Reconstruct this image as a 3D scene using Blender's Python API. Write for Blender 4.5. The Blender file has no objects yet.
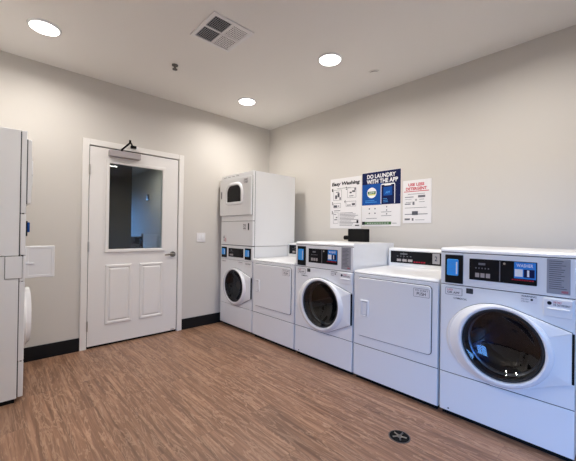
import bpy, bmesh, math, random
from mathutils import Vector, Matrix
random.seed(7)
sc = bpy.context.scene
col = sc.collection
PI = math.pi

# ------------------------------------------------------------------ camera
cd = bpy.data.cameras.new('camera'); cam = bpy.data.objects.new('camera', cd); col.objects.link(cam)
CF = Vector((0.68436442, 0.7291219, 0.00515727)); CR = Vector((0.72900949, -0.68435857, 0.01408933)); CU = Vector((-0.01380227, 0.00588254, 0.99988744))
m = Matrix((CR, CU, -CF)).transposed().to_4x4(); m.translation = Vector((-3.0636, -3.6894, 1.1925))
cam.matrix_world = m
cd.sensor_width = 36; cd.lens = 321.3147 * 36 / 576; cd.clip_start = 0.02
sc.camera = cam

# ------------------------------------------------------------------ world, view
w = bpy.data.worlds.new('daylight'); sc.world = w; w.use_nodes = True
bg = w.node_tree.nodes['Background']
bg.inputs[1].default_value = 21
wt = w.node_tree; tcw = wt.nodes.new('ShaderNodeTexCoord'); sw_ = wt.nodes.new('ShaderNodeSeparateXYZ'); rw = wt.nodes.new('ShaderNodeValToRGB')
wt.links.new(tcw.outputs['Generated'], sw_.inputs[0]); wt.links.new(sw_.outputs['Z'], rw.inputs[0]); wt.links.new(rw.outputs[0], bg.inputs[0])
rw.color_ramp.elements[0].position = .0; rw.color_ramp.elements[0].color = (.035, .033, .03, 1)     # ground
rw.color_ramp.elements[1].position = .02; rw.color_ramp.elements[1].color = (.17, .42, 1.0, 1)       # blue sky
sc.view_settings.view_transform = 'Standard'; sc.view_settings.look = 'None'
sc.view_settings.gamma = 1; sc.view_settings.use_curve_mapping = False
sc.view_settings.exposure = 0.0
LAMP_STRENGTH = 9.0
LAMP_WATTS = 11.6
LAMP_SPREAD = 162
LAMP_COLOR = (1.0, 0.96, 0.915)
HALL_FILL_STRENGTH = 6.0

# daylight through the window in the left wall (portal: guides the sky light through the opening)
pl = bpy.data.lights.new('window_portal', 'AREA'); pl.shape = 'RECTANGLE'; pl.size = 1.9; pl.size_y = 1.7
pl.cycles.is_portal = True
po = bpy.data.objects.new('window_portal', pl); col.objects.link(po)
po.location = (-3.60, -4.90, 1.0); po.rotation_euler = (0, -PI / 2, 0)

# ------------------------------------------------------------------ materials
def new_mat(name):
    mt = bpy.data.materials.new(name); mt.use_nodes = True
    return mt, mt.node_tree.nodes, mt.node_tree.links, mt.node_tree.nodes['Principled BSDF']
def mat(name, c, rough=.5, metal=0., bump=0., bscale=200., var=0., coat=0., spec=.5):
    mt, N, L, b = new_mat(name)
    b.inputs['Specular IOR Level'].default_value = spec if max(c) > .12 or metal else min(spec, .15)
    b.inputs['Roughness'].default_value = rough; b.inputs['Metallic'].default_value = metal
    b.inputs['Coat Weight'].default_value = coat
    tc = N.new('ShaderNodeTexCoord')
    nz = N.new('ShaderNodeTexNoise'); nz.inputs['Scale'].default_value = bscale; nz.inputs['Detail'].default_value = 3
    L.new(tc.outputs['Object'], nz.inputs['Vector'])
    mx = N.new('ShaderNodeMix'); mx.data_type = 'RGBA'
    mx.inputs[6].default_value = (*[v * (1 - var) for v in c], 1); mx.inputs[7].default_value = (*[min(1, v * (1 + var)) for v in c], 1)
    L.new(nz.outputs['Fac'], mx.inputs[0]); L.new(mx.outputs[2], b.inputs['Base Color'])
    if bump:
        bp = N.new('ShaderNodeBump'); bp.inputs['Strength'].default_value = bump; bp.inputs['Distance'].default_value = .002
        L.new(nz.outputs['Fac'], bp.inputs['Height']); L.new(bp.outputs[0], b.inputs['Normal'])
    return mt
def emit(name, c, s):
    mt = bpy.data.materials.new(name); mt.use_nodes = True; N = mt.node_tree.nodes; L = mt.node_tree.links
    N.clear(); e = N.new('ShaderNodeEmission'); o = N.new('ShaderNodeOutputMaterial')
    e.inputs[0].default_value = (*c, 1); e.inputs[1].default_value = s; L.new(e.outputs[0], o.inputs[0])
    return mt
def glass(name, tint, gloss=.08, rough=.0):
    mt = bpy.data.materials.new(name); mt.use_nodes = True; N = mt.node_tree.nodes; L = mt.node_tree.links
    N.clear(); t = N.new('ShaderNodeBsdfTransparent'); g = N.new('ShaderNodeBsdfGlossy'); x = N.new('ShaderNodeMixShader'); o = N.new('ShaderNodeOutputMaterial')
    t.inputs[0].default_value = (*tint, 1); g.inputs['Roughness'].default_value = rough
    ge = N.new('ShaderNodeNewGeometry'); dt = N.new('ShaderNodeVectorMath'); dt.operation = 'DOT_PRODUCT'
    L.new(ge.outputs['Normal'], dt.inputs[0]); L.new(ge.outputs['Incoming'], dt.inputs[1])
    def mth(op, a, b_=None):
        q = N.new('ShaderNodeMath'); q.operation = op; q.use_clamp = op in ('SUBTRACT', 'ADD')
        for i, v in enumerate((a, b_)):
            if v is None: continue
            if isinstance(v, (int, float)): q.inputs[i].default_value = v
            else: L.new(v, q.inputs[i])
        return q.outputs[0]
    k = mth('POWER', mth('SUBTRACT', 1.0, mth('ABSOLUTE', dt.outputs['Value'])), 5.0)
    L.new(mth('ADD', mth('MULTIPLY', k, .9), .04 + gloss), x.inputs[0])
    L.new(t.outputs[0], x.inputs[1]); L.new(g.outputs[0], x.inputs[2]); L.new(x.outputs[0], o.inputs[0])
    return mt
WALLC = (.645, .61, .56)
M = dict(
    wall=mat('painted_wall', WALLC, .75, bump=.15, bscale=260, var=.015),
    ceil=mat('painted_ceiling', (.84, .81, .77), .85, bump=.15, bscale=260, var=.015),
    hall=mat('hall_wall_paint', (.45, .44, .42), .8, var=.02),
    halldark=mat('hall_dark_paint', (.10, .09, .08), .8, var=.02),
    trim=mat('trim_paint', (.82, .79, .75), .4, var=.01),
    door=mat('door_paint', (.81, .785, .755), .38, bump=.08, bscale=120, var=.01),
    base=mat('black_rubber_base', (.012, .012, .013), .5, var=.1),
    enamel=mat('white_enamel', (.85, .85, .85), .28, var=.008, coat=.2),
    plastic=mat('white_plastic', (.85, .85, .85), .32, var=.01),
    rim=mat('bright_plastic', (.86, .86, .87), .22, var=.01, coat=.3),
    seam=mat('dark_grey_and_gap_shade', (.055, .055, .06), .7, var=.05),  # dark grey parts; also paints the shade in gaps and seams
    black=mat('black_plastic', (.010, .010, .012), .22, var=.1),
    matblack=mat('matt_black', (.006, .006, .006), .7, var=.1),
    rubber=mat('door_gasket_rubber', (.03, .03, .033), .45, var=.1),
    lever=mat('satin_nickel', (.22, .20, .18), .3, metal=1, var=.05),
    steel=mat('brushed_steel', (.50, .48, .45), .28, metal=1, var=.05),
    darksteel=mat('dark_metal', (.10, .09, .085), .4, metal=.6, var=.1),
    greyp=mat('grey_panel_and_shade', (.33, .33, .36), .45, var=.04),
    greyink=mat('dark_grey_ink', (.10, .10, .12), .6),
    ink=mat('black_ink', (.02, .02, .025), .6),
    midink=mat('faint_grey_ink', (.15, .15, .17), .6),
    red=mat('red_ink', (.55, .02, .05), .6),
    paper=mat('white_paper', (.82, .80, .80), .5, var=.01),
    navy=mat('navy_print', (.008, .014, .07), .4, spec=.12, var=.05),
    blue=mat('blue_print', (.012, .08, .33), .4, spec=.12, var=.1),
    ltblue=mat('light_blue_print', (.06, .32, .80), .4, var=.1),
    cyan=mat('reader_blue_plastic', (.03, .36, .95), .3, var=.15),
    green=mat('green_print', (.06, .16, .05), .5, var=.1),
    yellow=mat('yellow_print', (.65, .60, .12), .5, var=.1),
    white=mat('white_print', (.85, .85, .85), .5),
    closer=mat('closer_aluminium', (.42, .38, .38), .4, metal=.3, var=.03),
    lens=emit('lamp_lens', LAMP_COLOR, LAMP_STRENGTH),
    hallfill=emit('hall_fill_lens', (1, .95, .85), HALL_FILL_STRENGTH * 6),
    bowl=glass('porthole_glass', (.30, .36, .46), .015),
    pane=glass('window_glass', (.82, .86, .86), .03),
)
# screen: sticker colour with a faint glow added
def faint_glow_mat(name, c, s):
    mt, N, L, b = new_mat(name); b.inputs['Base Color'].default_value = (*c, 1); b.inputs['Roughness'].default_value = .2
    b.inputs['Emission Color'].default_value = (*c, 1); b.inputs['Emission Strength'].default_value = s
    return mt
M['sticker_glow'] = faint_glow_mat('blue_sticker_glow', (.03, .20, .60), .12)
M['led'] = faint_glow_mat('red_led', (.35, .01, .03), .12)
# drum: perforated stainless steel
def drum_mat():
    mt, N, L, b = new_mat('perforated_drum_steel'); b.inputs['Metallic'].default_value = 1; b.inputs['Roughness'].default_value = .22
    tc = N.new('ShaderNodeTexCoord'); v = N.new('ShaderNodeTexVoronoi'); v.inputs['Scale'].default_value = 42; v.inputs['Randomness'].default_value = .15
    r = N.new('ShaderNodeValToRGB'); r.color_ramp.elements[0].position = .18; r.color_ramp.elements[1].position = .26
    r.color_ramp.elements[0].color = (.01, .01, .012, 1); r.color_ramp.elements[1].color = (.15, .18, .23, 1)
    L.new(tc.outputs['Object'], v.inputs['Vector']); L.new(v.outputs['Distance'], r.inputs[0]); L.new(r.outputs[0], b.inputs['Base Color'])
    return mt
M['drum'] = drum_mat()
# wood-look vinyl planks running along Y
def wood():
    mt, N, L, b = new_mat('wood_look_vinyl_planks')
    tc = N.new('ShaderNodeTexCoord'); mp = N.new('ShaderNodeMapping'); mp.inputs['Rotation'].default_value = (0, 0, PI / 2)
    L.new(tc.outputs['Object'], mp.inputs['Vector'])
    br = N.new('ShaderNodeTexBrick'); br.inputs['Scale'].default_value = 1; br.inputs['Brick Width'].default_value = 1.22; br.inputs['Row Height'].default_value = .18
    br.inputs['Mortar Size'].default_value = .0006; br.inputs['Mortar Smooth'].default_value = .3; br.offset = .37
    br.inputs['Color1'].default_value = (0, 0, 0, 1); br.inputs['Color2'].default_value = (1, 1, 1, 1); br.inputs['Mortar'].default_value = (.5, .5, .5, 1)
    L.new(mp.outputs[0], br.inputs['Vector'])
    # grain: shift each plank, stretch along Y
    sep = N.new('ShaderNodeSeparateColor'); L.new(br.outputs['Color'], sep.inputs[0])
    ofs = N.new('ShaderNodeMath'); ofs.operation = 'MULTIPLY'; ofs.inputs[1].default_value = 9.; L.new(sep.outputs[0], ofs.inputs[0])
    cmb = N.new('ShaderNodeCombineXYZ'); L.new(ofs.outputs[0], cmb.inputs[1]); L.new(ofs.outputs[0], cmb.inputs[2])
    add = N.new('ShaderNodeVectorMath'); add.operation = 'ADD'; L.new(tc.outputs['Object'], add.inputs[0]); L.new(cmb.outputs[0], add.inputs[1])
    def noise(sx, sy, scale, det, dist, rough=.6):
        q = N.new('ShaderNodeMapping'); q.inputs['Scale'].default_value = (sx, sy, 1); L.new(add.outputs[0], q.inputs['Vector'])
        n = N.new('ShaderNodeTexNoise'); n.inputs['Scale'].default_value = scale; n.inputs['Detail'].default_value = det; n.inputs['Distortion'].default_value = dist; n.inputs['Roughness'].default_value = rough
        L.new(q.outputs[0], n.inputs['Vector']); return n
    n1 = noise(9, 1.1, 2.2, 6, 1.6); n2 = noise(20, .8, 2.2, 5, .7); n3 = noise(3, .5, 1.2, 2, .3)
    # cathedral grain rings
    rg = N.new('ShaderNodeMath'); rg.operation = 'MULTIPLY'; rg.inputs[1].default_value = 26.; L.new(n1.outputs['Fac'], rg.inputs[0])
    sn = N.new('ShaderNodeMath'); sn.operation = 'SINE'; L.new(rg.outputs[0], sn.inputs[0])
    rmp = N.new('ShaderNodeValToRGB'); e = rmp.color_ramp.elements
    e[0].position = .32; e[0].color = (.155, .080, .048, 1); e[1].position = .68; e[1].color = (.37, .208, .128, 1)
    md = e.new(.5); md.color = (.245, .130, .078, 1)
    L.new(n2.outputs['Fac'], rmp.inputs[0])
    m1 = N.new('ShaderNodeMix'); m1.data_type = 'RGBA'; m1.inputs[7].default_value = (.52, .335, .22, 1)
    lt = N.new('ShaderNodeMapRange'); lt.inputs[1].default_value = .6; lt.inputs[2].default_value = 1.; lt.inputs[4].default_value = .42
    L.new(sn.outputs[0], lt.inputs[0]); L.new(lt.outputs[0], m1.inputs[0]); L.new(rmp.outputs[0], m1.inputs[6])
    # plank tone
    tone = N.new('ShaderNodeMapRange'); tone.inputs[3].default_value = .93; tone.inputs[4].default_value = 1.06; L.new(sep.outputs[0], tone.inputs[0])
    t2 = N.new('ShaderNodeMapRange'); t2.inputs[3].default_value = .82; t2.inputs[4].default_value = 1.18; L.new(n3.outputs['Fac'], t2.inputs[0])
    tm = N.new('ShaderNodeMath'); tm.operation = 'MULTIPLY'; L.new(tone.outputs[0], tm.inputs[0]); L.new(t2.outputs[0], tm.inputs[1])
    sc_ = N.new('ShaderNodeVectorMath'); sc_.operation = 'SCALE'; L.new(m1.outputs[2], sc_.inputs[0]); L.new(tm.outputs[0], sc_.inputs['Scale'])
    m2 = N.new('ShaderNodeMix'); m2.data_type = 'RGBA'; m2.inputs[7].default_value = (.12, .07, .045, 1)
    L.new(br.outputs['Fac'], m2.inputs[0]); L.new(sc_.outputs[0], m2.inputs[6]); L.new(m2.outputs[2], b.inputs['Base Color'])
    b.inputs['Roughness'].default_value = .42
    bp = N.new('ShaderNodeBump'); bp.inputs['Strength'].default_value = .12; bp.inputs['Distance'].default_value = .002
    L.new(n2.outputs['Fac'], bp.inputs['Height']); L.new(bp.outputs[0], b.inputs['Normal'])
    return mt
M['wood'] = wood()

# ------------------------------------------------------------------ helpers
def link(name, bm, m, parent=None, smooth=False):
    me = bpy.data.meshes.new(name)
    bmesh.ops.recalc_face_normals(bm, faces=bm.faces[:])
    bm.to_mesh(me); bm.free(); me.materials.append(m)
    if smooth:
        for p in me.polygons: p.use_smooth = len(p.vertices) <= 4 and p.area < .003
        try: me.set_sharp_from_angle(angle=math.radians(38))
        except Exception: pass
        for p in me.polygons: p.use_smooth = len(p.vertices) <= 4 and p.area < .003
    o = bpy.data.objects.new(name, me); col.objects.link(o)
    if parent: o.parent = parent
    return o
def abox(bm, x0, x1, y0, y1, z0, z1, bevel=0, seg=2):
    r = bmesh.ops.create_cube(bm, size=1)
    vs = r['verts']
    for v in vs:
        v.co = Vector(((x0 + x1) / 2 + v.co.x * (x1 - x0), (y0 + y1) / 2 + v.co.y * (y1 - y0), (z0 + z1) / 2 + v.co.z * (z1 - z0)))
    if bevel:
        es = list({e for v in vs for e in v.link_edges})
        bmesh.ops.bevel(bm, geom=es, offset=bevel, segments=seg, profile=.5, affect='EDGES')
def box(name, x0, x1, y0, y1, z0, z1, m, parent=None, bevel=0, seg=2):
    bm = bmesh.new(); abox(bm, x0, x1, y0, y1, z0, z1, bevel, seg); return link(name, bm, m, parent, smooth=bevel > 0)
def struct(o): o['kind'] = 'structure'; return o
def loft(name, rings, m, parent=None, cap0=True, cap1=True, smooth=True):
    bm = bmesh.new(); rv = [[bm.verts.new(p) for p in r] for r in rings]
    n = len(rings[0])
    for a, b_ in zip(rv, rv[1:]):
        for i in range(n): bm.faces.new((a[i], a[(i + 1) % n], b_[(i + 1) % n], b_[i]))
    if cap0: bm.faces.new(rv[0])
    if cap1: bm.faces.new(rv[-1])
    return link(name, bm, m, parent, smooth)
def ell(cx, cz, rx, rz, y, n=64):
    return [Vector((cx + rx * math.cos(2 * PI * i / n), y, cz + rz * math.sin(2 * PI * i / n))) for i in range(n)]
def rrect(x0, x1, z0, z1, r, y=0, k=6, rtop=None):
    pts = []
    for (cx, cz, a0, rr) in ((x1, z1, 0, rtop or r), (x0, z1, 90, rtop or r), (x0, z0, 180, r), (x1, z0, 270, r)):
        ccx = cx - rr if cx == x1 else cx + rr; ccz = cz - rr if cz == z1 else cz + rr
        for i in range(k + 1):
            a = math.radians(a0 + 90 * i / k); pts.append(Vector((ccx + rr * math.cos(a), y, ccz + rr * math.sin(a))))
    return pts
def shrink(pts, d):
    c = sum(pts, Vector()) / len(pts); out = []
    n = len(pts)
    for i, p in enumerate(pts):
        t = (pts[(i + 1) % n] - pts[i - 1]); nn = Vector((t.z, 0, -t.x))
        if nn.length < 1e-9: nn = (c - p)
        nn.normalize()
        if nn.dot(c - p) < 0: nn = -nn
        out.append(p + nn * d)
    return out
def at_y(pts, y): return [Vector((p.x, y, p.z)) for p in pts]
def plate(name, pts, yb, yf, m, parent=None, bev=.003):
    # outline in XZ, back at yb, front (towards the viewer, smaller y) at yf, rounded front edge
    return loft(name, [at_y(pts, yb), at_y(pts, yf + bev), at_y(shrink(pts, bev * .3), yf + bev * .3), at_y(shrink(pts, bev), yf)], m, parent)
def hull(pts):
    P = sorted({(round(p.x, 5), round(p.z, 5)) for p in pts})
    def half(P):
        h = []
        for p in P:
            while len(h) >= 2 and (h[-1][0] - h[-2][0]) * (p[1] - h[-2][1]) - (h[-1][1] - h[-2][1]) * (p[0] - h[-2][0]) <= 0: h.pop()
            h.append(p)
        return h
    a = half(P); b_ = half(P[::-1]); return [Vector((x, 0, z)) for x, z in a[:-1] + b_[:-1]]
def cyl(name, p0, p1, r, m, parent=None, n=20, r1=None, smooth=True):
    bm = bmesh.new(); acyl(bm, p0, p1, r, n, r1); return link(name, bm, m, parent, smooth)
def acyl(bm, p0, p1, r, n=16, r1=None):
    p0 = Vector(p0); p1 = Vector(p1); d = p1 - p0; q = d.to_track_quat('Z', 'Y').to_matrix().to_4x4()
    q.translation = (p0 + p1) / 2
    bmesh.ops.create_cone(bm, cap_ends=True, segments=n, radius1=r, radius2=r if r1 is None else r1, depth=d.length, matrix=q)
FONT_DG = None
def text(name, s, x0, x1, z0, z1, y, m, parent, bold=0., shear=0.):
    c = bpy.data.curves.new('lettering', 'FONT'); c.body = s; c.size = 1; c.offset = bold; c.shear = shear; c.resolution_u = 3
    o = bpy.data.objects.new('lettering', c); col.objects.link(o)
    dg = bpy.context.evaluated_depsgraph_get(); me = bpy.data.meshes.new_from_object(o.evaluated_get(dg))
    bpy.data.objects.remove(o); bpy.data.curves.remove(c)
    xs = [v.co.x for v in me.vertices]; ys = [v.co.y for v in me.vertices]
    ax, bx_, ay, by = min(xs), max(xs), min(ys), max(ys)
    for v in me.vertices:
        v.co = Vector((x0 + (v.co.x - ax) / (bx_ - ax) * (x1 - x0), y, z0 + (v.co.y - ay) / (by - ay) * (z1 - z0)))
    me.materials.clear(); me.materials.append(m); me.name = name
    ob = bpy.data.objects.new(name, me); col.objects.link(ob); ob.parent = parent
    return ob
def bars(name, rects, y, m, parent, t=.0006):
    bm = bmesh.new()
    for (x0, x1, z0, z1) in rects: abox(bm, x0, x1, y - t, y, z0, z1)
    return link(name, bm, m, parent)
def frame(name, x0, x1, z0, z1, wd, yb, yf, m, parent, bev=.003, k=6, r=.004):
    o1 = rrect(x0, x1, z0, z1, r, 0, k); i1 = rrect(x0 + wd, x1 - wd, z0 + wd, z1 - wd, max(.001, r * .5), 0, k)
    return loft(name, [at_y(o1, yb), at_y(o1, yf + bev), at_y(shrink(o1, bev), yf), at_y(shrink(i1, -bev), yf), at_y(i1, yf + bev), at_y(i1, yb)], m, parent, False, False)
def thing(name, label, cat, loc=(0, 0, 0), rotz=0, group=None):
    o = bpy.data.objects.new(name, None); col.objects.link(o); o.empty_display_size = .1
    o.location = loc; o.rotation_euler = (0, 0, rotz); o['label'] = label; o['category'] = cat
    if group: o['group'] = group
    return o
def copy_tree(o, parent=None):
    c = o.copy(); col.objects.link(c)
    if parent: c.parent = parent
    for ch in list(o.children): copy_tree(ch, c)
    return c

# ------------------------------------------------------------------ the room
H = 2.71; D = .835; W = .683; GAP = .0107; Y1 = -.0427
XL = -3.56; YB = -6.3; DX0, DX1, DH = -2.325, -1.405, 2.032
def wallmesh(name, boxes, m):
    bm = bmesh.new()
    for b_ in boxes: abox(bm, *b_)
    return struct(link(name, bm, m))
fl = struct(box('floor', XL - .12, .12, YB - .12, 5.6, -.1, 0, M['wood']))
struct(box('ceiling', XL - .12, .12, YB - .12, .12, H, H + .1, M['ceil']))
wallmesh('wall_back', [(XL - .12, DX0 - .02, 0, .12, 0, H), (DX1 + .02, 0.12, 0, .12, 0, H), (DX0 - .02, DX1 + .02, 0, .12, DH + .02, H)], M['wall'])
struct(box('wall_right', 0, .12, YB, 0, 0, H, M['wall']))
WY0, WY1, WZ0, WZ1 = -5.75, -4.05, .1, 1.9
wallmesh('wall_left', [(XL - .12, XL, YB, WY0, 0, H), (XL - .12, XL, WY1, 0, 0, H), (XL - .12, XL, WY0, WY1, 0, WZ0), (XL - .12, XL, WY0, WY1, WZ1, H)], M['wall'])
struct(box('wall_front', XL - .12, .12, YB - .12, YB, 0, H, M['wall']))
# black rubber base
struct(box('baseboard_back', XL + .012, DX0 - .062, -.012, 0, 0, .128, M['base'], bevel=.002))
struct(box('baseboard_back', DX1 + .062, -.0, -.012, 0, 0, .128, M['base'], bevel=.002))
struct(box('baseboard_right', -.012, 0, YB + .012, -.012, 0, .128, M['base'], bevel=.002))
struct(box('baseboard_left', XL, XL + .012, YB + .012, 0, 0, .098, M['base'], bevel=.002))
# window in the left wall behind the camera
wn = struct(box('window_1', XL - .075, XL - .065, WY0 + .05, WY1 - .05, WZ0 + .05, WZ1 - .05, M['pane']))
bm = bmesh.new()
for (a, b_, c, d) in ((WY0, WY0 + .06, WZ0, WZ1), (WY1 - .06, WY1, WZ0, WZ1), (WY0 + .06, WY1 - .06, WZ0, WZ0 + .06), (WY0 + .06, WY1 - .06, WZ1 - .06, WZ1), (-4.93, -4.87, WZ0 + .06, WZ1 - .06)):
    abox(bm, XL - .10, XL - .04, a, b_, c, d)
link('window_frame', bm, M['trim'], wn)

# hallway seen through the door glass
HE = 4.9
bm = bmesh.new(); abox(bm, -.50, -.40, .12, HE, 0, 2.5)
struct(link('wall_hallway_right', bm, M['hall']))
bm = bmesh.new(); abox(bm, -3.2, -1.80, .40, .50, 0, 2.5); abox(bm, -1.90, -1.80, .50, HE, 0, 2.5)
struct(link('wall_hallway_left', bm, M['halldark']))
bm = bmesh.new(); abox(bm, -1.80, -1.5, HE, HE + .1, 0, 2.5); abox(bm, -.75, -.4, HE, HE + .1, 0, 2.5); abox(bm, -1.5, -.75, HE, HE + .1, 2.1, 2.5); abox(bm, -1.5, -.75, HE, HE + .1, 0, .5)
struct(link('wall_hallway_end', bm, M['hall']))
struct(box('ceiling_hallway', -3.2, -.4, .12, HE + .1, 2.5, 2.6, M['hall']))
hw = struct(box('window_2', -1.5, -.75, HE + .04, HE + .05, .5, 2.1, M['pane']))
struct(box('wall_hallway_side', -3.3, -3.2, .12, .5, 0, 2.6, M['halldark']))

# ------------------------------------------------------------------ door
bm = bmesh.new()
for b_ in ((DX0 - .062, DX0 - .004, -.018, .0, 0, DH + .062, .004), (DX1 + .004, DX1 + .062, -.018, .0, 0, DH + .062, .004), (DX0 - .004, DX1 + .004, -.0179, .0, DH + .004, DH + .062, .004),
           (DX0 - .02, DX0 - .004, 0, .12, 0, DH + .02), (DX1 + .004, DX1 + .02, 0, .12, 0, DH + .02), (DX0 - .004, DX1 + .004, 0, .12, DH + .004, DH + .02)): abox(bm, *b_)
tr = struct(link('trim_1', bm, M['trim']))
dr = bpy.data.objects.new('door_1', None); col.objects.link(dr); struct(dr)
dr.location = (DX0, 0, 0)
DW = DX1 - DX0
gx0, gx1, gz0, gz1 = .175, .735, .985, 1.885     # glazed opening
bm = bmesh.new()
yf, yb_ = -.004, .040
for b_ in ((.003, gx0, yf, yb_, .022, DH - .004), (gx1, DW - .004, yf, yb_, .022, DH - .004), (gx0, gx1, yf, yb_, .022, gz0), (gx0, gx1, yf, yb_, gz1, DH - .004)): abox(bm, *b_)
bmesh.ops.remove_doubles(bm, verts=bm.verts[:], dist=1e-5)
link('door_slab', bm, M['door'], dr)
frame('glazing_frame', gx0 - .028, gx1 + .028, gz0 - .028, gz1 + .028, .034, yf + .001, yf - .014, M['door'], dr, .005)
box('glass_pane', gx0, gx1, .012, .018, gz0, gz1, M['pane'], dr)
for (a, b_) in ((.155, .415), (.492, .752)):
    f = frame('raised_panel', a, b_, .215, .83, .032, yf + .001, yf - .009, M['door'], dr, .008)
    pts = rrect(a + .05, b_ - .05, .265, .78, .003)
    loft('panel_field', [at_y(shrink(pts, -.016), yf + .0005), at_y(pts, yf - .009)], M['door'], f, False, True, False)
for z in (.23, 1.02, 1.79):
    hg = cyl('hinge', (-.001, -.020, z - .05), (-.001, -.020, z + .05), .007, M['steel'], dr)
box('door_sweep', .005, DW - .005, .0, .036, .003, .022, M['matblack'], dr)
bm = bmesh.new()
for b_ in ((-.0035, .0035, .006, .03, .02, DH), (DW - .0045, DW + .0035, .006, .03, .02, DH), (.003, DW - .003, .006, .03, DH - .005, DH + .0035)): abox(bm, *b_)
link('slab_gap_shade', bm, M['matblack'], dr)  # black strips added to draw the shaded gap around the slab
# lever handle
hd = cyl('rosette', (.862, -.004, .915), (.862, -.016, .915), .033, M['lever'], dr, 28)
bm = bmesh.new(); acyl(bm, (.862, -.014, .915), (.862, -.062, .915), .012)
acyl(bm, (.868, -.058, .915), (.80, -.060, .917), .011, 14, .010); acyl(bm, (.802, -.060, .917), (.752, -.052, .911), .010, 14, .007)
link('lever', bm, M['lever'], hd, True)
box('strike_edge', DW - .0042, DW - .0005, yf - .004, .02, .87, .96, M['steel'], dr)
box('kick_latch', DW - .07, DW - .03, yf - .006, yf, .03, .04, M['steel'], dr)
# closer
cl = box('door_closer', .165, .47, yf - .062, yf, 1.948, 2.012, M['closer'], dr, .006)
bm = bmesh.new()
acyl(bm, (.285, -.04, 2.008), (.285, -.04, 2.036), .010)
acyl(bm, (.285, -.04, 2.032), (.325, -.170, 2.085), .009, 12); acyl(bm, (.325, -.170, 2.075), (.325, -.170, 2.112), .011, 12)
acyl(bm, (.325, -.170, 2.10), (.395, -.035, 2.080), .008, 12)
abox(bm, .375, .425, -.055, -.0185, 2.066, 2.092)
link('closer_arm', bm, M['matblack'], cl, True)

# ------------------------------------------------------------------ machine parts
def washer_door(root, cx, cz, s, ybase=0.):
    """raised round door with a flat grip plate to its right"""
    out = hull(ell(cx - .025 * s, cz - .012 * s, .275 * s, .243 * s, 0, 72) + [Vector((W - .014, 0, cz + .14 * s)), Vector((W - .014, 0, cz - .125 * s))])
    # resample
    def ray(a):
        c, q = math.cos(a), math.sin(a); best = 0; ox, oz = cx + .005, cz + .003; nn = len(out)
        for i in range(nn):
            p, r_ = out[i], out[(i + 1) % nn]; ex, ez = r_.x - p.x, r_.z - p.z; den = c * ez - q * ex
            if abs(den) < 1e-9: continue
            t = ((p.x - ox) * ez - (p.z - oz) * ex) / den; u = ((p.x - ox) * q - (p.z - oz) * c) / den
            if t > 0 and -1e-6 <= u <= 1 + 1e-6: best = max(best, t)
        return Vector((ox + best * c, 0, oz + best * q))
    angs = sorted([2 * PI * i / 90 for i in range(90)] + [math.atan2(z, W - .014 - cx - .005) % (2 * PI) for z in (.137 * s, -.128 * s)])
    oo = [ray(a) for a in angs]; ii = [Vector((cx + .005 + .203 * s * math.cos(a), 0, cz + .003 + .203 * s * math.sin(a))) for a in angs]
    d = loft('door', [at_y(oo, ybase - .003), at_y(oo, ybase - .014), at_y(shrink(oo, .002), ybase - .018), at_y(shrink(oo, .006), ybase - .020), at_y(ii, ybase - .020), at_y(ii, ybase - .003)], M['plastic'], root, False, False)
    so = shrink(oo, -.0022)
    loft('door_gap_shade', [at_y(so, ybase + .001), at_y(so, ybase - .004), at_y(ii, ybase - .004), at_y(ii, ybase + .001)], M['seam'], d, False, False, False)  # dark rim behind the door imitates the gap shadow
    rings = [ell(cx - .018, cz - .008, .266 * s, .240 * s, ybase - .019), ell(cx - .010, cz - .004, .255 * s, .237 * s, ybase - .030), ell(cx, cz, .240 * s, .234 * s, ybase - .040), ell(cx + .003, cz + .002, .230 * s, .228 * s, ybase - .050), ell(cx + .004, cz + .003, .221 * s, .221 * s, ybase - .053), ell(cx + .005, cz + .003, .210 * s, .210 * s, ybase - .049), ell(cx + .005, cz + .003, .205 * s, .205 * s, ybase - .030), ell(cx + .005, cz + .003, .200 * s, .200 * s, ybase + .001)]
    loft('door_ring', rings, M['rim'], d, False, False)
    c2 = cx + .005; z2 = cz + .003
    loft('door_gasket', [ell(c2, z2, .206 * s, .206 * s, ybase - .030), ell(c2, z2, .204 * s, .204 * s, ybase - .044), ell(c2, z2, .200 * s, .200 * s, ybase - .046), ell(c2, z2, .193 * s, .193 * s, ybase - .042), ell(c2, z2, .188 * s, .188 * s, ybase - .034), ell(c2, z2, .186 * s, .186 * s, ybase + .01)], M['rubber'], d, False, False)
    g = []
    for r, y in ((.1925, -.040), (.180, -.032), (.163, -.020), (.145, -.006), (.120, .008), (.09, .020), (.05, .028), (.02, .031), (.004, .0312)): g.append(ell(c2, z2, r * s, r * s, ybase + y))
    loft('door_glass', g, M['bowl'], d, False, True)
    box('grip_gap_shade', W - .0145, W - .004, ybase - .012, ybase + .001, cz - .125 * s, cz + .135 * s, M['matblack'], d)  # black block stands in for the shadow beside the grip plate
    return d
def holed_panel(name, x0, x1, z0, z1, cx, cz, r, y0, y1, m, root):
    angs = sorted([2 * PI * i / 64 for i in range(64)] + [math.atan2(z - cz, x - cx) % (2 * PI) for x in (x0, x1) for z in (z0, z1)])
    def rect(ins=0.):
        o = []
        for a in angs:
            c, s_ = math.cos(a), math.sin(a); t = 1e9
            if c > 1e-9: t = min(t, (x1 - ins - cx) / c)
            if c < -1e-9: t = min(t, (x0 + ins - cx) / c)
            if s_ > 1e-9: t = min(t, (z1 - ins - cz) / s_)
            if s_ < -1e-9: t = min(t, (z0 + ins - cz) / s_)
            o.append(Vector((cx + t * c, 0, cz + t * s_)))
        return o
    circ = [Vector((cx + r * math.cos(a), 0, cz + r * math.sin(a))) for a in angs]
    return loft(name, [at_y(rect(), y1), at_y(rect(), y0 + .003), at_y(rect(.003), y0), at_y(circ, y0), at_y(circ, y1)], m, root, False, False)
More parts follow.
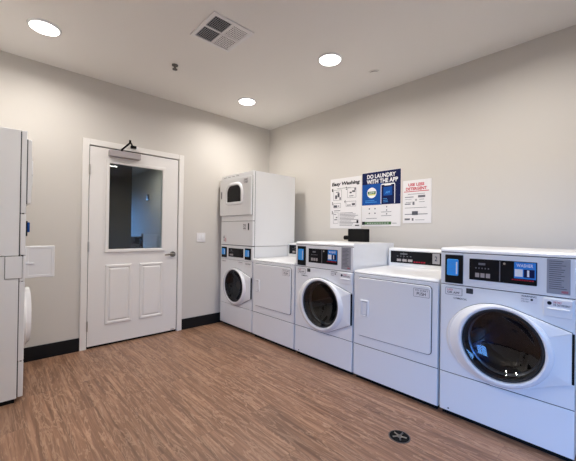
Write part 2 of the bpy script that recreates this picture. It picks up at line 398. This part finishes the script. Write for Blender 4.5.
def drum(root, cx, cz, s):
    g = [ell(cx, cz, r * s, r * s, y) for r, y in ((.196, .012), (.20, .05), (.25, .06), (.25, .40), (.23, .43), (.06, .44), (.002, .44))]
    d = loft('drum', g, M['drum'], root, False, True)
    c0 = [ell(cx, cz, r * s, r * s, y) for r, y in ((.1965, .036), (.190, .030), (.182, .034), (.180, .048))]
    loft('drum_lip', c0, M['steel'], d, False, False)
    for k in range(3):
        a = math.radians(75 + 120 * k); bm = bmesh.new()
        mid = Vector((cx + .225 * s * math.cos(a), .23, cz + .225 * s * math.sin(a)))
        abox(bm, -.03, .03, -.16, .16, -.03, .03, .02, 3)
        bmesh.ops.transform(bm, matrix=Matrix.Translation(mid) @ Matrix.Rotation(-a + PI / 2, 4, 'Y'), verts=bm.verts[:])
        link('drum_paddle', bm, M['darksteel'], d, True)
    return d
def shell(name, root, z0, z1, yfront, yback, m):
    bm = bmesh.new(); t = .012; x0, x1 = .003, W - .003
    abox(bm, x0, x0 + t, yfront, yback, z0, z1); abox(bm, x1 - t, x1, yfront, yback, z0, z1)
    abox(bm, x0 + t, x1 - t, yback - t, yback, z0, z1); abox(bm, x0 + t, x1 - t, yfront, yback - t, z0, z0 + t); abox(bm, x0 + t, x1 - t, yfront, yback - t, z1 - t, z1)
    return link(name, bm, m, root)
def reader(root, x0, x1, z0, z1, y, blue=True):
    c = plate('card_reader', rrect(x0, x1, z0, z1, .004), y + .001, y - .006, M['black'], root, .002)
    h = z1 - z0; w_ = x1 - x0
    b_ = plate('blue_terminal', rrect(x0 + .12 * w_, x1 - .24 * w_, z0 + .27 * h, z1 - .15 * h, .008), y - .006, y - .012, M['cyan'], c, .003)
    bars('white_slot', [(x1 - .36 * w_, x1 - .28 * w_, z0 + .33 * h, z1 - .24 * h)], y - .012, M['white'], b_, .001)
    bars('terminal_print', [(x0 + .25 * w_, x0 + .6 * w_, z0 + h * q, z0 + h * (q + .022)) for q in (.42, .5, .64, .70)], y - .012, M['ltblue'], b_)
    return c
def textlines(name, x0, x1, z0, z1, n, y, m, parent, th=.35):
    h = (z1 - z0) / n
    return bars(name, [(x0, x0 + (x1 - x0) * random.uniform(.62, 1), z1 - (i + .5) * h - h * th / 2, z1 - (i + .5) * h + h * th / 2) for i in range(n)], y, m, parent)
def display(root, x0, x1, z0, z1, y, full=True):
    d = plate('control_display', rrect(x0, x1, z0, z1, .004), y + .001, y - .004, M['black'], root, .001)
    w_ = x1 - x0; h = z1 - z0
    for i in range(3):
        bars('button', [(x0 + w_ * (.10 + .085 * i), x0 + w_ * (.165 + .085 * i), z0 + h * .14, z0 + h * .34)], y - .004, M['closer'], d, .0015)
    bars('panel_print', [(x0 + w_ * .15, x0 + w_ * .26, z0 + h * .72, z0 + h * .82)] + [(x0 + w_ * (.1 + .05 * i), x0 + w_ * (.12 + .05 * i), z0 + h * .54, z0 + h * .60) for i in range(5)], y - .004, M['midink'], d)
    if full:
        bars('divider', [(x0 + w_ * .475, x0 + w_ * .49, z0 + h * .04, z0 + h * .96)], y - .004, M['midink'], d)
        cyl('knob', (x0 + w_ * .55, y - .004, z0 + h * .86), (x0 + w_ * .55, y - .008, z0 + h * .86), .006, M['steel'], d)
        s = bars('sticker', [(x0 + w_ * .69, x1 - w_ * .012, z0 + h * .26, z0 + h * .97)], y - .004, M['sticker_glow'], d, .001)
        text('lettering', 'WASHER', x0 + w_ * .725, x1 - w_ * .05, z0 + h * .76, z0 + h * .90, y - .0055, M['white'], s, .01)
        bars('number_panel', [(x0 + w_ * .70, x0 + w_ * .81, z0 + h * .34, z0 + h * .66)], y - .005, M['white'], s)
        bars('number_panel', [(x0 + w_ * .825, x0 + w_ * .97, z0 + h * .32, z0 + h * .67)], y - .005, M['navy'], s)
        text('number', '1', x0 + w_ * .87, x0 + w_ * .90, z0 + h * .36, z0 + h * .64, y - .0062, M['white'], s, .02)
        bars('red_lettering', [(x0 + w_ * (.66 + .034 * i), x0 + w_ * (.685 + .034 * i), z0 + h * .17, z0 + h * .22) for i in range(9)], y - .004, M['led'], d)
    return d
def sticker(root, x0, x1, z0, z1, y, lines, border=True, icon=None):
    s = plate('sticker', rrect(x0, x1, z0, z1, .004), y + .0005, y - .001, M['ink'] if border else M['paper'], root, .0003)
    if border: bars('sticker_face', [(x0 + .002, x1 - .002, z0 + .002, z1 - .002)], y - .001, M['paper'], s)
    for (t, a, b_, c, d, mm) in lines:
        text('lettering', t, x0 + (x1 - x0) * a, x0 + (x1 - x0) * b_, z0 + (z1 - z0) * c, z0 + (z1 - z0) * d, y - .0022, M[mm], s, .01)
    if icon:
        for q in icon: cyl('icon', (x0 + (x1 - x0) * q[0], y - .001, z0 + (z1 - z0) * q[1]), (x0 + (x1 - x0) * q[0], y - .0022, z0 + (z1 - z0) * q[1]), q[2], M['ink'], s, 12)
    return s
YBK = .672     # back of the machines, measured from the front plane

def seams(r, zs, y0=.006, y1=.013):
    for z in zs: box('seam_shade_strip', .004, W - .004, y0, y1, z - .004, z + .004, M['seam'], r)  # dark strips put the seam shade into the colour
def make_washer(label):
    r = thing('front_load_washer', label, 'washing machine', group='front load washers in the row')
    shell('cabinet', r, .03, 1.078, .014, YBK, M['enamel'])
    # lid with rolled front edge
    pr = [Vector((0, y, z)) for y, z in ((YBK, 1.076), (YBK, 1.096), (YBK - .01, 1.102), (.030, 1.104), (.012, 1.101), (.002, 1.092), (.0, 1.080), (.004, 1.077), (.03, 1.076))]
    bm = bmesh.new(); A = [bm.verts.new((.002, p.y, p.z)) for p in pr]; B = [bm.verts.new((W - .002, p.y, p.z)) for p in pr]
    for i in range(len(pr)): bm.faces.new((A[i], A[(i + 1) % len(pr)], B[(i + 1) % len(pr)], B[i]))
    bm.faces.new(A); bm.faces.new(B); link('lid', bm, M['enamel'], r, True)
    cp = box('control_panel', .003, W - .003, 0, .016, .866, 1.0725, M['plastic'], r, .004)
    holed_panel('front_panel', .003, W - .003, .288, .8615, .355, .55, .198, 0, .016, M['enamel'], r)
    box('service_panel', .003, W - .003, 0, .016, .034, .283, M['enamel'], r, .004)
    seams(r, (.2855, .8635, 1.0745))
    cyl('panel_screw', (.06, .0005, .052), (.06, -.002, .052), .005, M['seam'], r, 10)
    box('base', .012, W - .012, .030, YBK - .02, 0, .031, M['matblack'], r)
    drum(r, .355, .55, 1.)
    washer_door(r, .352, .548, 1.)
    reader(r, .032, .141, .876, 1.060, 0)
    display(r, .178, .520, .912, 1.043, 0)
    g = plate('instruction_panel', rrect(.562, .660, .882, 1.070, .003), .001, -.003, M['greyp'], r, .001)
    textlines('printed_text', .572, .652, .905, 1.062, 14, -.003, M['greyink'], g, .28)
    bars('barcode', [(.625 + .004 * i, .627 + .004 * i, .889, .901) for i in range(7)], -.003, M['red'], g)
    dd = plate('detergent_drawer', rrect(.548, .672, .757, .857, .010), .001, -.010, M['plastic'], r, .005)
    bars('pull_slot', [(.570, .655, .778, .801)], -.010, M['plastic'], dd, .0002)
    box('pull_lip', .566, .659, -.020, -.008, .797, .806, M['plastic'], dd, .003)
    sticker(dd, .558, .668, .812, .850, -.010, [('USE ONLY', .32, .62, .55, .80, 'red'), ('HE DETERGENT', .32, .95, .18, .45, 'greyink')], False, [(.16, .5, .010)])
    sticker(r, .034, .137, .798, .845, 0, [('CARD', .1, .45, .6, .85, 'red'), ('OR APP', .12, .85, .2, .5, 'ink')], True)
    plate('badge', rrect(.160, .200, .820, .853, .004), .0005, -.002, M['seam'], r, .001)
    text('lettering', 'COMMERCIAL', .085, .165, .774, .786, -.0008, M['ink'], r, .01)
    sticker(r, .445, .522, .812, .858, 0, [('WARNING', .05, .95, .72, .92, 'ink'), ('keep clear', .05, .5, .35, .55, 'midink'), ('of the door', .05, .5, .1, .28, 'midink')], False, [(.68, .45, .006)])
    return r

def make_dryer(label):
    r = thing('tumble_dryer', label, 'dryer', group='low dryers with rear consoles in the row')
    box('cabinet', .003, W - .003, .012, YBK, .03, .868, M['enamel'], r)
    pr = [(YBK, .866), (YBK, .894), (.035, .888), (.014, .885), (.003, .877), (.0, .869), (.004, .866)]
    bm = bmesh.new(); A = [bm.verts.new((.002, y, z)) for y, z in pr]; B = [bm.verts.new((W - .002, y, z)) for y, z in pr]
    for i in range(len(pr)): bm.faces.new((A[i], A[(i + 1) % len(pr)], B[(i + 1) % len(pr)], B[i]))
    bm.faces.new(A); bm.faces.new(B); link('lid', bm, M['enamel'], r, True)
    box('front_panel', .003, W - .003, 0, .014, .288, .8635, M['enamel'], r, .004)
    box('service_panel', .003, W - .003, 0, .014, .034, .283, M['enamel'], r, .004)
    seams(r, (.2855, .8660), .006, .012)
    box('base', .012, W - .012, .030, YBK - .02, 0, .031, M['matblack'], r)
    o = rrect(.040, .642, .362, .838, .028)
    plate('door_gap_shade', o, .001, -.004, M['seam'], r, .001)  # dark plate paints the shaded groove around the door
    d = plate('door', shrink(o, .0045), -.002, -.013, M['enamel'], r, .004)
    h = frame('handle', .078, .150, .526, .658, .013, -.012, -.022, M['rim'], d, .004, 6, .006)
    bars('handle_pocket_shade', [(.091, .137, .539, .645)], -.0135, M['greyp'], h, .0005)  # grey fill paints the shading inside the handle cup
    box('grip', .094, .134, -.020, -.014, .543, .641, M['rim'], h, .002)
    sticker(d, .515, .628, .752, .812, -.013, [('TO START', .10, .92, .66, .86, 'greyink'), ('PUSH', .22, .78, .2, .56, 'ink')], True)
    # console at the back
    pr = [(.545, .894), (.548, 1.046), (.555, 1.056), (.57, 1.060), (YBK, 1.060), (YBK, .894)]
    bm = bmesh.new(); A = [bm.verts.new((.004, y, z)) for y, z in pr]; B = [bm.verts.new((W - .004, y, z)) for y, z in pr]
    for i in range(len(pr)): bm.faces.new((A[i], A[(i + 1) % len(pr)], B[(i + 1) % len(pr)], B[i]))
    bm.faces.new(A); bm.faces.new(B); c = link('console', bm, M['plastic'], r, True)
    dp = display(c, .028, .655, .926, 1.034, .5455, False)
    bars('divider', [(.155, .157, .93, 1.03)], .5415, M['midink'], dp)
    bars('red_lettering', [(.25 + .022 * i, .265 + .022 * i, .938, .948) for i in range(5)], .5415, M['led'], dp)
    s = bars('sticker', [(.415, .475, .94, 1.028)], .5415, M['greyp'], dp, .001)
    text('number', '2', .435, .455, .965, 1.005, .540, M['navy'], s, .01)
    return r

def make_stack(label):
    r = thing('stacked_washer_dryer', label, 'washer dryer stack', group='washer and dryer stacks')
    shell('washer_cabinet', r, .03, 1.018, .035, YBK, M['enamel'])
    cp = box('control_panel', .003, W - .003, 0, .030, .843, 1.018, M['plastic'], r, .004)
    holed_panel('washer_front', .003, W - .003, .288, .840, .36, .53, .186, 0, .030, M['enamel'], r)
    box('service_panel', .003, W - .003, 0, .030, .034, .283, M['enamel'], r, .006)
    box('base', .012, W - .012, .045, YBK - .02, 0, .031, M['matblack'], r)
    seams(r, (.2855, .8415, 1.0205, 1.317), .010, .020)
    drum(r, .36, .53, .94)
    washer_door(r, .362, .532, .93)
    reader(r, .028, .146, .862, .995, 0); reader(r, .538, .655, .862, .995, 0)
    display(r, .186, .505, .878, .985, 0, False)
    sticker(r, .03, .14, .80, .832, 0, [('CARD', .1, .8, .3, .7, 'greyink')], False)
    sticker(r, .40, .50, .79, .832, 0, [('NOTICE', .1, .9, .6, .85, 'ink')], False)
    sticker(r, .54, .66, .775, .832, 0, [('HE SOAP', .1, .9, .5, .8, 'ink')], False)
    # dryer above
    box('side_seam_shade', .006, W - .006, .028, .037, .04, 1.89, M['seam'], r)  # dark fill stands in for shade in the front panel gap
    box('dryer_cabinet', .003, W - .003, .035, YBK, 1.023, 1.900, M['enamel'], r, .003)
    box('dryer_control_panel', .003, W - .003, 0, .030, 1.026, 1.315, M['enamel'], r, .005)
    box('dryer_front', .003, W - .003, 0, .030, 1.319, 1.900, M['enamel'], r, .005)
    for i in range(4): bars('vent_slot', [(.06 + .09 * i, .12 + .09 * i, 1.872, 1.876)], 0, M['seam'], r, .0004)
    sticker(r, .052, .135, 1.05, 1.15, 0, [('A', .1, .5, .5, .9, 'greyink'), ('10', .5, .9, .1, .6, 'red')], False, [(.3, .3, .008)])
    sticker(r, .49, .56, 1.20, 1.30, 0, [('32', .1, .8, .2, .8, 'ink')], False)
    sticker(r, .58, .625, 1.20, 1.30, 0, [('1', .2, .7, .1, .9, 'ink')], False)
    o = rrect(.006, W - .010, 1.388, 1.842, .006)
    d = plate('dryer_door', o, -.004, -.027, M['enamel'], r, .004)
    plate('door_gap_shade', shrink(o, -.002), .001, -.005, M['seam'], d, .001)  # dark plate paints the gap shade around the dryer door
    def arch(ins, y):
        return at_y(shrink(rrect(.155, .525, 1.515, 1.790, .045, 0, 8, .13), ins), y)
    loft('window_frame', [arch(0, -.029), arch(.004, -.040), arch(.012, -.045), arch(.030, -.045), arch(.036, -.040), arch(.040, -.031)], M['rim'], d, False, False)
    loft('window_pane', [arch(.038, -.036), arch(.050, -.034)], M['black'], d, True, True)
    h = frame('handle', .035, .075, 1.60, 1.70, .008, -.029, -.036, M['rim'], d, .003)
    bars('handle_pocket_shade', [(.043, .067, 1.608, 1.692)], -.0302, M['seam'], h, .0005)  # dark fill paints the shade inside the handle
    sticker(d, .53, .625, 1.755, 1.820, -.030, [('LOW HEAT', .1, .9, .55, .9, 'ink'), ('NO RUBBER', .1, .9, .1, .45, 'greyink')], False)
    return r

def yk(k): return Y1 - k * (W + GAP)
stack = make_stack('tall white washer and dryer stack in the far corner, right of the door')
stack.location = (-D, yk(0), 0); stack.rotation_euler.z = -PI / 2
lstack = copy_tree(stack)
lstack['label'] = 'grey-white stack seen side on at the left photo edge, flap open'
lstack.location = (-2.864, -.826, 0); lstack.rotation_euler.z = PI / 2; lstack.scale = (1, 1, .983)
for c_ in list(lstack.children):
    if c_.name.startswith('card_reader'):
        for g_ in list(c_.children_recursive) + [c_]: bpy.data.objects.remove(g_)
# open flap on the left stack, standing straight out from its front
f = frame('open_flap', 0, .172, 0, .232, .022, .0, -.006, M['plastic'], lstack, .003, 6, .006)
f.matrix_local = Matrix.Translation((.055, 0, .855)) @ Matrix.Rotation(-PI / 2, 4, 'Z')
pnl = box('flap_panel', .018, .154, -.004, .004, .018, .214, M['plastic'], f, .001)
box('latch', -.004, .05, -.012, -.004, .10, .112, M['rim'], f, .002)
box('bracket_gap_shade', -.001, .003, .015, .108, .864, 1.020, M['seam'], lstack)  # dark sheet paints a shaded outline around the bracket
box('side_bracket', -.004, .003, .017, .1055, .8665, 1.019, M['enamel'], lstack, .001)
b_ = box('blue_reader', .22, .27, -.038, 0, 1.185, 1.26, M['blue'], lstack, .004)
box('reader_base', .21, .28, -.024, 0, 1.155, 1.27, M['black'], lstack, .002)

w3 = make_washer('white front load washer standing between the two low dryers')
w3.location = (-D, yk(2), 0); w3.rotation_euler.z = -PI / 2
w5 = copy_tree(w3); w5['label'] = 'large white front load washer at the right photo edge, tinted blue by daylight'
w5.location = (-D, yk(4), 0)
d2 = make_dryer('low white dryer squeezed between the tall corner stack and the first front load washer')
d2.location = (-D, yk(1), 0); d2.rotation_euler.z = -PI / 2
d4 = copy_tree(d2); d4['label'] = 'low white dryer between the two front load washers, long black console at its back'
d4.location = (-D, yk(3), 0)

# ------------------------------------------------------------------ black box on the washer
bb = thing('black_box', 'small black box with a side knob, on the middle washer below the posters', 'box', (-.225, -1.745, 1.1025), -PI / 2)
box('case', -.100, .100, -.05, .05, 0, .134, M['matblack'], bb, .004)
cyl('side_knob', (-.100, 0, .040), (-.145, 0, .040), .016, M['matblack'], bb)
cyl('knob_cap', (-.140, 0, .040), (-.178, 0, .040), .023, M['matblack'], bb)

# ------------------------------------------------------------------ posters on the right wall
def poster(name, label, y, z, w_, h):
    r = thing(name, label, 'poster', (0, y, z), -PI / 2, 'posters above the machines')
    box('sheet', 0, w_, -.004, -.0005, 0, h, M['paper'], r)
    return r
YS = -.0042
p = poster('washing_guide_poster', 'white poster with black cartoon washing steps, leftmost of the three above the machines', -1.178, 1.245, .445, .595)
text('heading', 'Easy Washing', .022, .425, .498, .552, YS, M['ink'], p, .045, .15)
def step(n, x, z, w_, h, dark):
    s = bars('step_drawing', [(x + .02, x + .02 + w_, z + h - .003, z + h), (x + .02, x + .02 + w_, z, z + .003), (x + .02, x + .023, z, z + h), (x + .017 + w_, x + .02 + w_, z, z + h)] +
             [(x + .02 + w_ * a, x + .02 + w_ * b_, z + h * c, z + h * d) for a, b_, c, d in dark], YS, M['greyink'], p)
    text('step_number', n, x - .005, x + .014, z + h - .018, z + h + .018, YS, M['ink'], s, .03)
step('1', .03, .335, .12, .125, [(.2, .45, .15, .5), (.5, .75, .3, .7), (.75, .9, .05, .3), (.3, .7, .75, .82)])
step('2', .235, .355, .12, .115, [(.25, .5, .45, .6), (.55, .9, .55, .72), (.2, .7, .15, .22), (.8, .95, .75, .95)])
step('3', .03, .245, .11, .055, [(.05, .5, .1, .6), (.6, .8, .3, .5)])
step('4', .215, .255, .14, .06, [(.1, .5, .2, .35), (.6, .9, .2, .6)])
step('5', .03, .06, .075, .13, [(.1, .6, .8, .85), (.2, .8, .3, .38), (.5, .8, .5, .6)])
textlines('printed_text', .06, .20, .205, .218, 1, YS, M['greyink'], p, .5)
textlines('printed_text', .145, .41, .030, .190, 10, YS, M['midink'], p, .35)
textlines('printed_text', .10, .40, .470, .482, 1, YS, M['midink'], p, .4)
bars('badge_print', [(.385, .410, .060, .095), (.365, .42, .030, .042)], YS, M['ink'], p)
p = poster('app_laundry_poster', 'blue and white poster with a phone picture, middle of three above the machines', -1.632, 1.268, .462, .590)
bars('blue_field', [(.002, .460, .232, .588)], YS, M['navy'], p)
fb = bars('blue_glow_print', [(.004, .26, .234, .46)], YS - .0006, M['blue'], p)
text('heading', 'DO LAUNDRY', .065, .405, .520, .565, YS - .0016, M['white'], p, .03)
text('heading', 'WITH THE APP', .060, .430, .463, .510, YS - .0016, M['white'], p, .03)
d0 = plate('logo_disc', ell(.125, .365, .058, .058, 0, 32), YS - .001, YS - .0018, M['white'], p, .0003)
bars('logo_band', [(.075, .175, .352, .380)], YS - .0019, M['green'], d0); bars('logo_band', [(.08, .17, .338, .350)], YS - .0019, M['yellow'], d0)
text('lettering', 'APP', .09, .16, .358, .374, YS - .0028, M['white'], d0, .01)
textlines('printed_text', .045, .200, .255, .290, 2, YS - .0016, M['ltblue'], p, .35)
ph = plate('phone_picture', rrect(.235, .400, .233, .452, .018), YS - .001, YS - .0018, M['white'], p, .0003)
bars('phone_screen', [(.243, .392, .234, .440)], YS - .0019, M['navy'], ph)
bars('phone_notch', [(.28, .355, .430, .441)], YS - .0026, M['white'], ph)
s_ = bars('app_tile', [(.268, .368, .325, .415)], YS - .0028, M['blue'], ph)
text('lettering', 'APP', .29, .345, .345, .37, YS - .0038, M['ltblue'], s_, .01)
textlines('printed_text', .265, .33, .25, .30, 3, YS - .0028, M['ltblue'], ph, .3)
bars('pictogram', [(.09 + dx, .105 + dx, zz, zz + .014) for dx in (0, .07) for zz in (.135, .185)] + [(.30, .312, zz, zz + .014) for zz in (.125, .165, .2)], YS, M['midink'], p)
bars('printed_text', [(.06, .19, .085, .09), (.24, .36, .11, .115), (.24, .36, .15, .155), (.37, .42, .03, .035)], YS, M['midink'], p)
bars('green_band', [(.035, .36, .020, .050)], YS, M['green'], p); bars('black_badge', [(.005, .04, .018, .052)], YS - .0007, M['ink'], p)
bars('band_print', [(.07 + .03 * i, .09 + .03 * i, .032, .038) for i in range(9)], YS - .0007, M['paper'], p)
p = poster('detergent_notice', 'small white notice headed in red, rightmost of the three above the machines', -2.118, 1.298, .285, .425)
text('heading', 'USE LESS', .055, .215, .365, .395, YS, M['red'], p, .04)
text('heading', 'DETERGENT', .030, .240, .325, .355, YS, M['red'], p, .04)
bars('red_rule', [(.01, .262, .310, .317)], YS, M['red'], p)
bars('printed_text', [(.05, .22, .285, .289), (.02, .11, .255, .262), (.155, .225, .25, .272), (.02, .09, .235, .238), (.03, .09, .205, .209), (.165, .215, .23, .234), (.165, .22, .205, .209), (.02, .24, .150, .154), (.02, .25, .085, .092), (.02, .08, .185, .195), (.1, .12, .18, .212)], YS, M['midink'], p)
bars('picture_print', [(.095, .155, .080, .118)], YS, M['greyink'], p)
bars('mark_print', [(.02, .075, .030, .048), (.095, .112, .025, .05), (.13, .22, .03, .034)], YS, M['midink'], p)
text('plus_sign', '+', .125, .145, .215, .24, YS, M['greyink'], p, .02)

# ------------------------------------------------------------------ light switch
sw = thing('light_switch', 'white double light switch plate on the wall right of the door', 'switch', (-1.10, 0, 1.055), 0)
plate('plate', rrect(-.06, .06, 0, .115, .004), 0, -.007, M['paper'], sw, .003)
for x in (-.024, .024): box('rocker', x - .016, x + .016, -.011, -.006, .024, .091, M['rim'], sw, .002)

# ------------------------------------------------------------------ ceiling fittings
def lamp(x, y, label, first=[None]):
    if first[0] is None:
        r = thing('recessed_ceiling_light', label, 'ceiling light', (x, y, H), 0, 'recessed ceiling lights')
        bm = bmesh.new(); n = 48; prof = ((.106, 0.), (.104, -.008), (.098, -.012), (.092, -.012), (.090, -.006))
        rv = [[bm.verts.new((a * math.cos(2 * PI * i / n), a * math.sin(2 * PI * i / n), z)) for i in range(n)] for a, z in prof]
        for a, b_ in zip(rv, rv[1:]):
            for i in range(n): bm.faces.new((a[i], a[(i + 1) % n], b_[(i + 1) % n], b_[i]))
        link('trim_ring', bm, M['rim'], r, True)
        cyl('lens', (0, 0, -.0005), (0, 0, -.0135), .090, M['lens'], r, 48)
        ld = bpy.data.lights.new('lamp_glow', 'AREA'); ld.shape = 'DISK'; ld.size = .15; ld.energy = LAMP_WATTS; ld.color = LAMP_COLOR; ld.spread = math.radians(LAMP_SPREAD)
        lo = bpy.data.objects.new('lamp_glow', ld); col.objects.link(lo); lo.location = (0, 0, -.0142); lo.parent = r
        first[0] = r
    else:
        r = copy_tree(first[0]); r.location = (x, y, H); r['label'] = label
    return r
lamp(-2.765, -.665, 'glowing round ceiling light above the left stack, left of the vent')
lamp(-.896, -1.885, 'glowing round ceiling light above the middle washer and posters')
lamp(-.876, -.631, 'glowing round ceiling light nearest the room corner, smallest in the photo')
lamp(-.88, -3.17, 'round ceiling light above the nearest washer, just past the top edge of the photo')
lamp(-2.765, -1.95, 'round ceiling light above the open floor, past the top photo edge')
lamp(-.88, -4.70, 'round ceiling light behind the camera, reflected in the door glass')

v = thing('ceiling_vent', 'square white ceiling air grille with four louvred quarters', 'vent', (-1.768, -1.54, H), 0)
vx, vy = .172, .180
bm = bmesh.new(); t = .026
for b_ in ((-vx, vx, -vy, -vy + t, -.010, 0), (-vx, vx, vy - t, vy, -.010, 0), (-vx, -vx + t, -vy + t, vy - t, -.010, 0), (vx - t, vx, -vy + t, vy - t, -.010, 0), (-.007, .007, -vy + t, vy - t, -.008, 0), (-vx + t, -.007, -.007, .007, -.008, 0), (.007, vx - t, -.007, .007, -.008, 0)): abox(bm, *b_)
link('grille_frame', bm, M['paper'], v)
box('duct_backing', -vx + .01, vx - .01, -vy + .01, vy - .01, -.0015, -.0002, M['matblack'], v)
for qx in (0, 1):
    for qy in (0, 1):
        x0 = -vx + t if qx == 0 else .007; x1 = -.007 if qx == 0 else vx - t
        y0 = -vy + t if qy == 0 else .007; y1 = -.007 if qy == 0 else vy - t
        bm = bmesh.new(); n = 10
        for i in range(n):
            yc = y0 + (y1 - y0) * (i + .5) / n
            wd = .0042 if qx == 0 else .0072
            xa = x0 + (x1 - x0) * (i + .5) / n
            abox(bm, xa - wd / 2 * .9, xa + wd / 2 * .9, y0, y1, -.0065, -.0045)
        for i in range(7):
            yc = y0 + (y1 - y0) * (i + .5) / 7
            wd = .0025 if qx == 0 else .008
            abox(bm, x0, x1, yc - wd / 2, yc + wd / 2, -.0044, -.003)
        link('louvres', bm, M['paper'] if qx else M['greyp'], v)  # low-x quarters coloured grey to imitate slats seen in shade

s = thing('ceiling_sprinkler', 'small dark sprinkler head hanging from the ceiling left of the vent', 'sprinkler', (-1.824, -.824, H), 0)
cyl('escutcheon', (0, 0, 0), (0, 0, -.006), .028, M['darksteel'], s, 24)
cyl('stem', (0, 0, -.005), (0, 0, -.040), .009, M['darksteel'], s, 12)
cyl('deflector', (0, 0, -.038), (0, 0, -.042), .022, M['darksteel'], s, 16)
c = thing('sprinkler_cover', 'flat white round sprinkler cover on the ceiling near the right wall', 'sprinkler cover', (-.426, -2.03, H), 0)
cyl('flange', (0, 0, 0), (0, 0, -.006), .048, M['trim'], c, 32)
cyl('cover_plate', (0, 0, -.010), (0, 0, -.014), .036, M['trim'], c, 32); cyl('neck', (0, 0, -.005), (0, 0, -.011), .034, M['seam'], c, 24)

hlr = thing('hallway_fill_light', 'unseen ceiling lamp added to brighten the hallway beyond the door', 'ceiling light', (-1.15, 2.6, 2.5), 0)  # unseen lamp, added to lift the view through the door glass
box('housing', -.11, .11, -.31, .31, -.03, 0, M['trim'], hlr, .004)
box('lens', -.10, .10, -.30, .30, -.034, -.029, M['hallfill'], hlr)
# ------------------------------------------------------------------ floor drain
dn = thing('floor_drain', 'round dark metal drain set in the wood floor in front of the right machines', 'drain', (-1.278, -2.768, 0), 0)
cyl('rim', (0, 0, 0), (0, 0, .002), .062, M['darksteel'], dn, 40)
cyl('cover', (0, 0, .002), (0, 0, .003), .055, M['matblack'], dn, 40)
bm = bmesh.new()
for k in range(5):
    a = k * 2 * PI / 5
    acyl(bm, (.010 * math.cos(a), .010 * math.sin(a), .0035), (.040 * math.cos(a), .040 * math.sin(a), .0035), .0045, 8)
acyl(bm, (0, 0, .003), (0, 0, .0045), .016, 20)
link('spokes', bm, M['lever'], dn, True)

# ------------------------------------------------------------------ hallway things
ch = thing('hallway_chair', 'dark chair glimpsed at the bottom of the door glass, in the hallway', 'chair', (-.80, 3.1, 0), .3)
box('seat', -.22, .22, -.22, .22, .62, .66, M['rubber'], ch, .01)
box('backrest', -.21, .21, .19, .22, .80, 1.06, M['darksteel'], ch, .01)
for x in (-.2, .2):
    for y in (-.2, .2): box('leg', x - .015, x + .015, y - .015, y + .015, 0, 1.12 if y > 0 else .62, M['ink'], ch)
th = thing('wall_thermostat', 'small dark thermostat on the hallway wall seen through the door glass', 'thermostat', (-.50, 3.5, 1.84), -PI / 2)
box('housing', -.05, .05, -.03, 0, 0, .13, M['black'], th, .004)
box('dial', -.02, .02, -.036, -.03, .05, .09, M['greyp'], th, .002)
